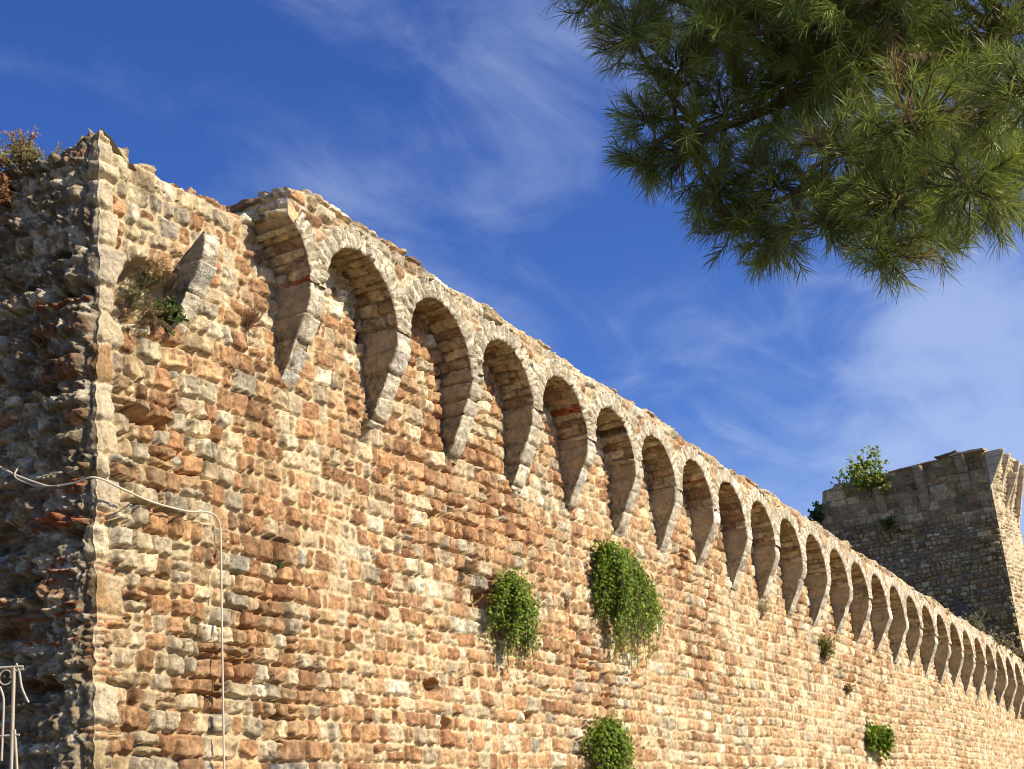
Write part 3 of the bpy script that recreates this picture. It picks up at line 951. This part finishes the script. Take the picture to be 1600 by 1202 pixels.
# ------------------------------------------------------------------ plants
def rot_basis(n):
    n = n / (np.linalg.norm(n, axis=-1, keepdims=True) + 1e-9)
    ref = np.where(np.abs(n[..., 2:3]) > .9, np.array([1.0, 0, 0]), np.array([0, 0, 1.0]))
    a = np.cross(n, ref); a /= np.linalg.norm(a, axis=-1, keepdims=True) + 1e-9
    return a, np.cross(n, a), n

def add_leaves(m, P, Nrm, size, col, rng, aspect=1.0, sides=6):
    """roundish or lance shaped leaves, slightly folded"""
    a, b, n = rot_basis(Nrm)
    ang = rng.uniform(0, 2 * np.pi, len(P))[:, None]
    a, b = a * np.cos(ang) + b * np.sin(ang), b * np.cos(ang) - a * np.sin(ang)
    size = np.broadcast_to(size, (len(P),))[:, None]
    if sides == 4:
        V = [P, P + size * (.5 * a * aspect + .5 * b) + .12 * size * n, P + size * b, P + size * (-.5 * a * aspect + .5 * b) + .12 * size * n]
        V = np.stack(V, 1)
        idx = np.arange(len(P))[:, None] * 4 + np.arange(4)
    else:
        th = np.arange(8) * np.pi / 4
        V = np.stack([P + size * (.5 * aspect * np.cos(t) * a + (.5 * np.sin(t) + .5) * b + .10 * abs(np.cos(t)) * n) for t in th], 1)
        i0 = np.arange(len(P))[:, None] * 8
        idx = np.concatenate([i0 + np.array([0, 1, 2, 3]), i0 + np.array([0, 3, 4, 7]), i0 + np.array([4, 5, 6, 7])], 0)
    k = V.shape[1]
    m.polys(V.reshape(-1, 3), np.repeat(col, k, 0), idx)

def caper(label, u0, z0, wl, wr_, hgt, seed, n_st=70, bulge=.38, leaf=.038, per=70, pull=0.0, dead=0):
    rng = np.random.default_rng(seed)
    root = empty('caper_bush', (u0, -.02, z0))
    tag(root, label, 'bush', 'caper bushes hanging from the sunlit wall')
    fol, st = Mesher(), Mesher()
    nb = 19
    bph = np.linspace(-1, 1, nb) + rng.normal(0, .10, nb); bl = rng.uniform(.58, 1.12, nb); bb = rng.uniform(.45, 1.1, nb)
    for i in range(n_st):
        k_ = rng.integers(0, nb)
        ph = float(np.clip(bph[k_] + rng.normal(0, .045), -1.1, 1.1))
        L = hgt * bl[k_] * rng.uniform(.6, 1.0) * (1 - (.38 if ph < 0 else .25) * abs(ph) ** 1.6)
        ue = u0 + (wr_ if ph > 0 else wl) * abs(ph) * np.sign(ph) * rng.uniform(.8, 1.0) + pull * L * .3
        B = bulge * bb[k_] * rng.uniform(.45, 1.0) * (1 - .5 * abs(ph))
        t = np.linspace(0, 1, 16)
        us = u0 + rng.normal(0, .03) + (ue - u0) * (1 - (1 - t) ** 1.5)
        zs = z0 + rng.normal(0, .04) + .10 * hgt * np.sin(np.pi * np.minimum(t * 1.6, 1)) * rng.uniform(0, 1) - L * t ** 1.5
        ns = .03 + B * np.sin(np.pi * np.minimum(t * .85 + .04, 1)) ** .8
        pts = np.stack([us, -ns, zs], 1)
        pts[1:] += rng.normal(0, .012, (15, 3))
        st.tube(pts, np.linspace(.006, .0025, 16), (.20, .17, .09), 4)
        tl = rng.beta(1.3, 1.5, per) * .96 + .04
        p = np.stack([np.interp(tl, t, pts[:, j]) for j in range(3)], 1) + rng.normal(0, .036, (per, 3)) * (1 + (rng.random((per, 1)) < .12) * 1.3)
        nr = np.stack([rng.normal(.1, .5, per), -.8 + rng.normal(0, .4, per), rng.normal(.5, .5, per)], 1)
        g0 = np.array([.105, .185, .018]); g1 = np.array([.29, .38, .042]); gy_ = np.array([.46, .42, .06])
        mixv = np.clip(rng.beta(1.6, 2.4, per) + .18 * (tl - .4), 0, 1)[:, None]
        c = lerp(g0, g1, mixv)
        yl = rng.random(per) < (.02 + .05 * (ph > .3))
        c[yl] = gy_
        add_leaves(fol, p, nr, leaf * rng.uniform(.65, 1.2, per), c, rng)
    for i in range(dead):
        t = np.linspace(0, 1, 8)
        ph = rng.uniform(-.2, .8)
        pts = np.stack([u0 + wr_ * ph * t ** .7, -.03 - .16 * np.sin(np.pi * t * .8) * rng.uniform(.3, 1), z0 - hgt * rng.uniform(.7, .98) * (.15 + .85 * t)], 1) + rng.normal(0, .012, (8, 3))
        st.tube(pts, .003, (.40, .33, .22), 3)
    adopt(fol.build('foliage', M_LEAF), root)
    adopt(st.build('stem', M_TWIG), root)

caper('round green caper bush hanging left of the largest caper bush', 5.99, 4.42, .56, .64, .88, 1, 62, .30, .034, 74, .15)
caper('largest green caper bush, hanging just under the corbels of the arcade', 8.64, 5.12, .46, 1.58, 1.38, 2, 150, .42, .034, 92, .2, dead=16)
caper('green caper bush at the bottom edge below the largest caper bush', 8.15, 2.98, .62, .55, .80, 3, 66, .30, .036, 74, .1)
caper('small green caper bush alone on the far lower right of the wall', 20.5, 3.42, .60, .70, .46, 4, 40, .34, .07, 46, .5)

def shrub(name, label, cat, p0, out, hgt, spread, seed, n_st=26, per=26, leaf=.03, aspect=.5, cols=((.2, .2, .08),), stemcol=(.22, .15, .08), up=(0, 0, 1.0), group=None, droop=.2, sides=4, tips=None, tipcol=None):
    rng = np.random.default_rng(seed)
    p0 = np.asarray(p0, float)
    root = empty(name, tuple(p0))
    tag(root, label, cat, group)
    fol, st = Mesher(), Mesher()
    up = _unit(np.asarray(up, float) + np.asarray(out, float))
    for i in range(n_st):
        d = _unit(up + rng.normal(0, spread, 3))
        L = hgt * rng.uniform(.45, 1.0)
        t = np.linspace(0, 1, 9)
        pts = p0 + rng.normal(0, .05 * hgt, 3) + d * (L * t)[:, None] + np.array([0, 0, -1.]) * (droop * L * t ** 2)[:, None]
        pts += np.cumsum(rng.normal(0, .018 * hgt, (9, 3)), 0) * (t > 0)[:, None]
        st.tube(pts, np.linspace(.005, .0018, 9) * (.5 + hgt), stemcol, 4)
        br = []
        for b in range(5):                             # side twigs
            tb = rng.uniform(.3, .95)
            q = np.array([np.interp(tb, t, pts[:, j]) for j in range(3)])
            e = q + _unit(d + rng.normal(0, .7, 3)) * L * .28 * rng.uniform(.5, 1)
            st.tube(np.stack([q, (q + e) / 2 + rng.normal(0, .01, 3), e]), [.0022, .0016, .001], stemcol, 3)
            br.append((q, e))
        k = per
        sel = rng.integers(0, 6, k)
        p = np.zeros((k, 3))
        tl = rng.uniform(.25, 1, k)
        for j in range(k):
            if sel[j] == 5:
                p[j] = [np.interp(tl[j], t, pts[:, c_]) for c_ in range(3)]
            else:
                q, e = br[sel[j]]
                p[j] = q + (e - q) * rng.uniform(.1, 1)
        p += rng.normal(0, .012 * hgt, (k, 3))
        nr = rng.normal(0, .6, (k, 3)) + np.array([0, -.5, .5])
        c = np.array(cols)[rng.integers(0, len(cols), k)] * rng.uniform(.7, 1.3, (k, 1))
        if tipcol is not None:
            hi = (p[:, 2] - p0[2]) / hgt + rng.normal(0, .15, k) > tips
            c[hi] = np.array(tipcol)[rng.integers(0, len(tipcol), hi.sum())] * rng.uniform(.7, 1.3, (hi.sum(), 1))
        add_leaves(fol, p, nr, leaf * rng.uniform(.6, 1.3, k), c, rng, aspect, sides)
    adopt(fol.build('foliage', M_LEAF), root)
    adopt(st.build('stem', M_TWIG), root)
    return root

GREEN = ((.10, .15, .035), (.15, .19, .05), (.08, .12, .03))
OLIVE = ((.20, .19, .08), (.26, .23, .11), (.16, .16, .07))
STRAW = ((.48, .34, .14), (.40, .27, .11), (.52, .40, .20))
RUST = ((.38, .20, .10), (.45, .25, .13), (.30, .17, .09))
# plants on top of the left face
pl = lambda s, z, o=.0: s * DL + o * NL + np.array([0, 0, z])
shrub('dry_shrub', 'reddish and green dry shrub growing on the top left of the wall against the sky', 'shrub', pl(.70, 6.98, .05), (0, -.1, 0), .50, .40, 11, 60, 64, .024, .5,
      ((.30, .30, .10), (.42, .36, .14), (.22, .26, .08)), (.30, .17, .09), tips=.62, tipcol=((.50, .26, .16), (.48, .20, .15), (.52, .36, .18)))
shrub('dry_shrub', 'brown withered shrub hanging below the top left edge of the shaded face', 'shrub', pl(.80, 7.0, .16), (-.3, -.1, -1.0), .26, .5, 12, 22, 40, .034, .6,
      ((.34, .17, .08), (.27, .13, .07), (.40, .24, .11)), (.22, .13, .07), up=(0, 0, .1))
# hollow with weeds beside the broken corbel
shrub('weed', 'orange dried weed topmost in the hollow beside the broken corbel', 'weed', (.62, -.00, 6.16), (0, -.8, .2), .24, .5, 13, 26, 44, .022, .5, STRAW, (.35, .24, .12))
shrub('weed', 'grey green tuft on the left rim of the hollow near the corner', 'weed', (.30, -.02, 5.84), (0, -.9, .3), .24, .5, 14, 28, 44, .020, .35, OLIVE, (.24, .19, .10))
shrub('weed', 'leafy green weed in the middle of the hollow beside the broken corbel', 'weed', (.72, .02, 5.86), (0, -.9, .3), .26, .5, 15, 22, 40, .034, .5, GREEN, (.17, .15, .07), sides=8)
shrub('weed', 'tangled brown dead stems at the bottom of the hollow', 'weed', (.52, .02, 5.86), (0, -.9, -.7), .26, .6, 16, 34, 16, .020, .4, ((.26, .19, .10), (.34, .26, .12)), (.24, .17, .10), up=(0, 0, .1))
shrub('weed', 'dark olive tuft between the orange weed and the left rim of the hollow', 'weed', (.50, .00, 6.06), (0, -.8, .2), .20, .5, 17, 24, 40, .022, .4, ((.13, .14, .06), (.18, .17, .08)), (.2, .16, .09))
shrub('weed', 'twiggy reddish brown tuft on the wall left of the first whole corbel', 'weed', (1.78, -.02, 6.12), (0, -.7, .3), .26, .5, 18, 40, 14, .016, .4, RUST, (.33, .19, .11))
# tufts on the sunlit face
shrub('weed', 'small grey dry tuft on the wall above the round caper bush', 'weed', (5.22, -.03, 4.44), (0, -.8, .2), .17, .6, 19, 30, 14, .016, .4, OLIVE, (.28, .22, .13))
shrub('weed', 'upright yellow green bush on the far wall under the arcade', 'weed', (17.95, -.02, 4.60), (-.05, -.35, .5), .58, .26, 20, 26, 40, .05, .4, ((.20, .21, .05), (.27, .25, .07), (.14, .16, .04)), (.2, .17, .07))
shrub('weed', 'thin straw coloured tuft just below a far corbel', 'weed', (14.7, -.02, 5.0), (0, -.4, .4), .42, .3, 21, 26, 12, .03, .3, ((.38, .32, .15), (.30, .27, .12)), (.40, .33, .19))
shrub('weed', 'tiny brown cushion tuft on the far lower wall', 'weed', (19.1, -.02, 4.10), (0, -.7, .2), .20, .6, 22, 24, 24, .035, .5, ((.30, .22, .10), (.36, .27, .13)), (.3, .22, .12))
shrub('weed', 'small mossy green sprig on the near wall below the first arches', 'weed', (2.05, -.02, 4.07), (0, -.8, .3), .10, .6, 23, 14, 16, .022, .5, GREEN, (.2, .17, .08))
shrub('weed', 'grass sprig growing out of the shaded left face', 'weed', pl(.46, 5.42, .05), (-.6, -.3, .3), .16, .4, 24, 14, 10, .02, .3, ((.30, .30, .12), (.22, .25, .09)), (.26, .26, .1))
# on top of the parapet, far away
shrub('dry_shrub', 'olive brown bush on the wall top in front of the dark sloping wall', 'shrub', (33.6, .10, 6.25), (0, 0, 0), 1.1, .55, 25, 46, 50, .075, .5, ((.26, .23, .10), (.20, .19, .08), (.32, .27, .13)), (.25, .2, .11), tips=2)
shrub('dry_shrub', 'smaller green brown bush on the wall top at the right edge', 'shrub', (35.6, -.1, 6.1), (0, 0, 0), .75, .6, 26, 36, 46, .07, .5, ((.22, .21, .08), (.28, .25, .11)), (.25, .2, .11))
shrub('dry_shrub', 'low straggly bush spilling over the coping at the far right', 'shrub', (37.8, -.3, 6.05), (0, -.2, 0), .60, .7, 27, 34, 46, .07, .5, ((.24, .22, .09), (.33, .28, .13)), (.25, .2, .11))
# on the tower
tp = lambda s, n, z: TC + s * TL + n * NTL + np.array([0, 0, z])
shrub('fig_tree', 'bright green fig sapling growing from the top of the tower', 'tree', tp(4.75, .10, 14.5), (-.35, 0, .2), 2.2, .50, 28, 26, 64, .125, .8,
      ((.30, .36, .06), (.38, .41, .08), (.20, .27, .04)), (.30, .26, .18), sides=8, droop=.1)
shrub('fig_tree', 'small dark leafed sapling at the left edge of the tower', 'tree', tp(7.0, .15, 13.8), (-.2, .6, .3), 1.1, .4, 29, 12, 26, .15, .8, ((.06, .10, .03), (.09, .13, .04)), (.2, .16, .1), sides=8)
shrub('weed', 'little green plant rooted in the shaded tower face under a corbel', 'weed', tp(4.2, .05, 13.1), (-.7, -.2, -.2), .6, .5, 30, 14, 26, .12, .8, ((.18, .19, .05), (.12, .15, .04)), (.2, .17, .1), sides=8)

# ------------------------------------------------------------------ cable and iron frame
cab = empty('cable', (1.36, -.1, 2.0))
tag(cab, 'pale cable sagging round the corner then dropping straight down the sunlit wall', 'cable')
def spline(P, n=12):
    P = np.asarray(P, float); out = []
    Q = np.concatenate([2 * P[:1] - P[1:2], P, 2 * P[-1:] - P[-2:-1]])
    for i in range(1, len(Q) - 2):
        t = np.linspace(0, 1, n, endpoint=False)[:, None]
        out.append(.5 * ((2 * Q[i]) + (-Q[i - 1] + Q[i + 1]) * t + (2 * Q[i - 1] - 5 * Q[i] + 4 * Q[i + 1] - Q[i + 2]) * t ** 2 + (-Q[i - 1] + 3 * Q[i] - 3 * Q[i + 1] + Q[i + 2]) * t ** 3))
    return np.concatenate(out + [P[-1:]])
lp = lambda s, z, o: s * DL + o * NL + np.array([0, 0, z])
mp = lambda u, z, o: np.array([u, -o, z])
P_cab = [lp(3.0, 5.9, .16), lp(1.6, 5.15, .16), lp(.88, 4.72, .16), lp(.62, 4.56, .15), lp(.40, 4.45, .13), lp(.28, 4.41, .12), lp(.10, 4.40, .12), np.array([-.10, -.09, 4.41]),
         mp(.14, 4.36, .13), mp(.45, 4.33, .11), mp(.85, 4.33, .10), mp(1.040, 4.36, .10), mp(1.170, 4.355, .10), mp(1.235, 4.29, .10), mp(1.245, 4.15, .10), mp(1.240, 3.6, .10), mp(1.235, 2.9, .10), mp(1.230, 2.0, .10), mp(1.230, .05, .10)]
m = Mesher(); m.tube(spline(P_cab, 14), .0078, (.62, .55, .43), 8)
adopt(m.build('sheath', M_CABLE), cab)
m = Mesher(); m.tube(spline([lp(.60, 4.63, .10), lp(.595, 4.585, .14), lp(.585, 4.53, .17), lp(.54, 4.49, .15), lp(.40, 4.43, .13), lp(.22, 4.40, .13)], 8), .007, (.45, .36, .26), 6)
adopt(m.build('wire_hook', M_CABLE), cab)

IRON = (.50, .42, .31)
gate = empty('iron_gate', tuple(np.array([*(at(10, 1100, 8.0)[:2]), 0])))
tag(gate, 'white wrought iron gate with rings under its top rail, at lower left', 'gate')
gx_ = _unit(np.array([RM[0, 0], RM[1, 0], 0]))          # the leaf stands square to the view from the lane
G0 = at(22, 1043, 8.0)
def gp(dx, z):                                         # dx metres along the leaf from its right stile, z above ground
    return np.array([G0[0], G0[1], 0]) + gx_ * dx + np.array([0, 0, z])
pxm = 8.0 / F
zt_ = G0[2]
def bars(name, lines, r=.009, sides=6):
    m = Mesher()
    for L in lines:
        m.tube(np.array(L), r * .85, IRON, sides)
    return adopt(m.build(name, M_PAINT), gate)
bars('top_rail', [[gp(-.85, zt_ + .02), gp(-.3, zt_ + .01), gp(.05, zt_)]], .010)
bars('stile', [[gp(0, zt_), gp(.0, 1.5), gp(0, .05)]], .012)
for dx in (-.30, -.48, -.66, -.84):
    bars('bar', [[gp(dx, zt_), gp(dx, 1.5), gp(dx, .1)]], .007)
bars('bar', [spline([gp(-.075, zt_ - .10), gp(-.055, zt_ - .16), gp(-.052, zt_ - .24), gp(-.055, zt_ - .50)], 6)], .008)
for cx_ in (-.045, -.39, -.57, -.75):
    th = np.linspace(0, 2 * np.pi, 25)
    bars('ring', [[gp(cx_ + .036 * math.cos(t), zt_ - .052 + .040 * math.sin(t)) for t in th]], .006)
bars('cross_rail', [[gp(-.85, zt_ - .355), gp(.04, zt_ - .37)]], .008)
bars('cross_rail', [[gp(-.85, .35), gp(.0, .35)]], .012)
bars('stay', [[gp(.012, zt_ - .34), gp(.028, zt_ - .52), gp(.045, zt_ - .75), gp(.06, zt_ - 1.6)]], .009)
bars('latch', [spline([gp(.012, zt_ + .02), gp(.03, zt_ - .03), gp(.042, zt_ - .10), gp(.06, zt_ - .15), gp(.085, zt_ - .20)], 5), [gp(.01, zt_ - .02), gp(.055, zt_ - .015)]], .008)

# ------------------------------------------------------------------ the pine
rng = np.random.default_rng(77)
pine = empty('pine_tree', (2.9, -9.2, 0))
tag(pine, 'dark green umbrella pine whose long needled boughs hang into the upper right sky', 'tree')
# clumps: (photo direction x, y, distance, radius in photo pixels)
CL = [(930, -5, 5.6, 45), (985, 55, 5.5, 55), (1040, -20, 5.7, 80), (1010, 190, 5.4, 36), (1000, 255, 5.4, 34), (1060, 110, 5.5, 70), (1075, 235, 5.4, 55),
      (1130, 180, 5.6, 70), (1120, 300, 5.4, 50), (1145, 360, 5.4, 48), (1130, 30, 5.8, 95), (1210, 390, 5.4, 46), (1210, 290, 5.5, 75), (1230, 130, 5.7, 100), (1250, 10, 5.9, 110),
      (1290, 360, 4.9, 60), (1320, 240, 5.0, 80), (1350, 60, 5.9, 110), (1385, 400, 4.6, 48), (1400, 310, 4.7, 75), (1430, 190, 4.5, 85), (1460, 60, 6.2, 100), (1450, 375, 5.6, 50),
      (1510, 290, 4.3, 70), (1530, 170, 4.9, 85), (1545, 60, 5.4, 90), (1590, 250, 5.8, 70), (1560, 320, 5.2, 45), (1610, 140, 4.2, 70), (1400, 260, 6.1, 70), (1500, 230, 6.5, 90), (1330, 330, 5.8, 60)]
CL = [(x, y - 12 * (y > 320), D, r) for (x, y, D, r) in CL]
clumps = [(at(x, y, D), r * D / F) for (x, y, D, r) in CL]
vis_n = len(clumps)
# unseen boughs added towards the sun to shade the left clumps, then main crown
for (x, y, D, r) in CL:
    if x < 1240:
        p = at(x, y, D)
        for t in (.5, 1.0, 1.5):
            if x < 1250 or t > .6:
                clumps.append((p + SUN * t + rng.normal(0, .12, 3), .30))
for i in range(46):
    th, rr = rng.uniform(0, 2 * np.pi), 2.3 * math.sqrt(rng.random())
    clumps.append((np.array([2.9 + .85 * rr * math.cos(th), -9.2 + .85 * rr * math.sin(th), 7.2 + .9 * rng.random() - .12 * rr * rr]), .42))

limb = Mesher()
barkc = (.16, .105, .07)
trunk = Mesher()
tp_ = spline([(2.9, -9.2, -.1), (2.95, -9.15, 2), (2.8, -9.1, 4.2), (2.9, -9.2, 6.2), (2.9, -9.2, 7.6)], 8)
trunk.tube(tp_, np.linspace(.24, .07, len(tp_)), barkc, 14)
hub = at(1330, 90, 5.7)
main = spline([(2.8, -9.1, 4.6), (1.3, -8.5, 5.3), (-.6, -7.3, 5.5), hub + np.array([.35, -.4, .05]), hub], 8)
limb.tube(main, np.linspace(.085, .030, len(main)), barkc, 9)
hubs = [hub, at(1180, 150, 5.7), at(1440, 230, 5.3), at(1560, 150, 5.2), at(1100, 210, 5.5), at(1260, 290, 5.4), at(1120, 20, 5.8)]
for h_ in hubs[1:]:
    q = spline([hub, (hub + h_) / 2 + rng.normal(0, .05, 3) + np.array([0, 0, -.03]), h_], 7)
    limb.tube(q, np.linspace(.026, .012, len(q)), barkc, 7)

shoots_p, shoots_d = [], []
twig = Mesher()
for ci, (c, r) in enumerate(clumps):
    vis = ci < vis_n
    n = int(13 + 1250 * r ** 2) if vis else (26 if ci < len(clumps) - 46 else 95)
    if vis:
        h_ = min(hubs, key=lambda q: np.linalg.norm(q - c))
    elif c[1] < -7 and np.linalg.norm(c[:2] - np.array([2.9, -9.2])) < 2.8 and c[2] > 6:
        h_ = tp_[-6]
    else:
        h_ = hub + SUN * .4
    q = spline([h_, (h_ + c) / 2 + rng.normal(0, .04, 3), c], 6)
    limb.tube(q, np.linspace(.014 if vis else .02, .006, len(q)), barkc, 6)
    outd = _unit(c - h_)
    d0 = rng.normal(0, 1, (n, 3)); d0 /= np.linalg.norm(d0, axis=1)[:, None]
    rad = rng.random(n) ** .45 * r
    p = c + d0 * rad[:, None] * np.array([1, 1, .85])
    d = _unit_rows = d0 * .9 + outd * .55 + np.array([0, 0, .15]) + rng.normal(0, .35, (n, 3))
    d /= np.linalg.norm(d, axis=1)[:, None]
    shoots_p.append(p); shoots_d.append(d)
    if vis:
        for i in range(n):
            s0 = c + d0[i] * rad[i] * .25
            e = p[i]
            twig.tube(np.stack([s0, (s0 + e) / 2 + rng.normal(0, .012, 3), e, e + d[i] * .05]), [.004, .0032, .0026, .0018], (.15, .10, .065), 4)
    
SP, SD = np.concatenate(shoots_p), np.concatenate(shoots_d)
NN_ = 42
ns_ = len(SP)
a, b, n = rot_basis(SD)
along = rng.uniform(-.04, .06, (ns_, NN_))
phi = rng.uniform(0, 2 * np.pi, (ns_, NN_))
opn = np.radians(rng.uniform(18, 62, (ns_, NN_)))
ln = rng.uniform(.062, .105, (ns_, NN_))
base_ = SP[:, None] + SD[:, None] * along[..., None]
dirs = n[:, None] * np.cos(opn)[..., None] + (a[:, None] * np.cos(phi)[..., None] + b[:, None] * np.sin(phi)[..., None]) * np.sin(opn)[..., None]
tip = base_ + dirs * ln[..., None] + np.array([0, 0, -.010])
mid = base_ + dirs * (ln * .55)[..., None]
side = np.cross(dirs, rng.normal(0, 1, dirs.shape)); side /= np.linalg.norm(side, axis=-1, keepdims=True) + 1e-9
wd = .0014
V = np.stack([base_ - side * wd * .8, base_ + side * wd * .8, mid + side * wd, tip, mid - side * wd], 2).reshape(-1, 3)
gcol = np.array([.21, .25, .045]) * rng.uniform(.6, 1.5, (ns_, 1, 1)) * rng.uniform(.7, 1.4, (ns_, NN_, 1)) * np.array([1, 1, 1])
dry = rng.random((ns_, 1)) < .03
gcol = np.where(dry[..., None], np.array([.26, .17, .07]) * rng.uniform(.6, 1.3, (ns_, NN_, 1)), gcol)
C = np.repeat(gcol.reshape(-1, 3), 5, 0)
cnt = ns_ * NN_
i0 = np.arange(cnt)[:, None] * 5
nd = Mesher()
nd.v.append(V); nd.c.append(C); nd.q.append(i0 + np.array([0, 1, 2, 4])); nd.t.append(i0 + np.array([4, 2, 3])); nd.n = len(V)
adopt(nd.build('needles', M_NEEDLE, smooth=False), pine)
adopt(trunk.build('trunk', M_BARK), pine)
adopt(limb.build('branch', M_BARK), pine)
adopt(twig.build('twigs', M_TWIG), pine)
print('pine shoots', ns_, 'needles', cnt)
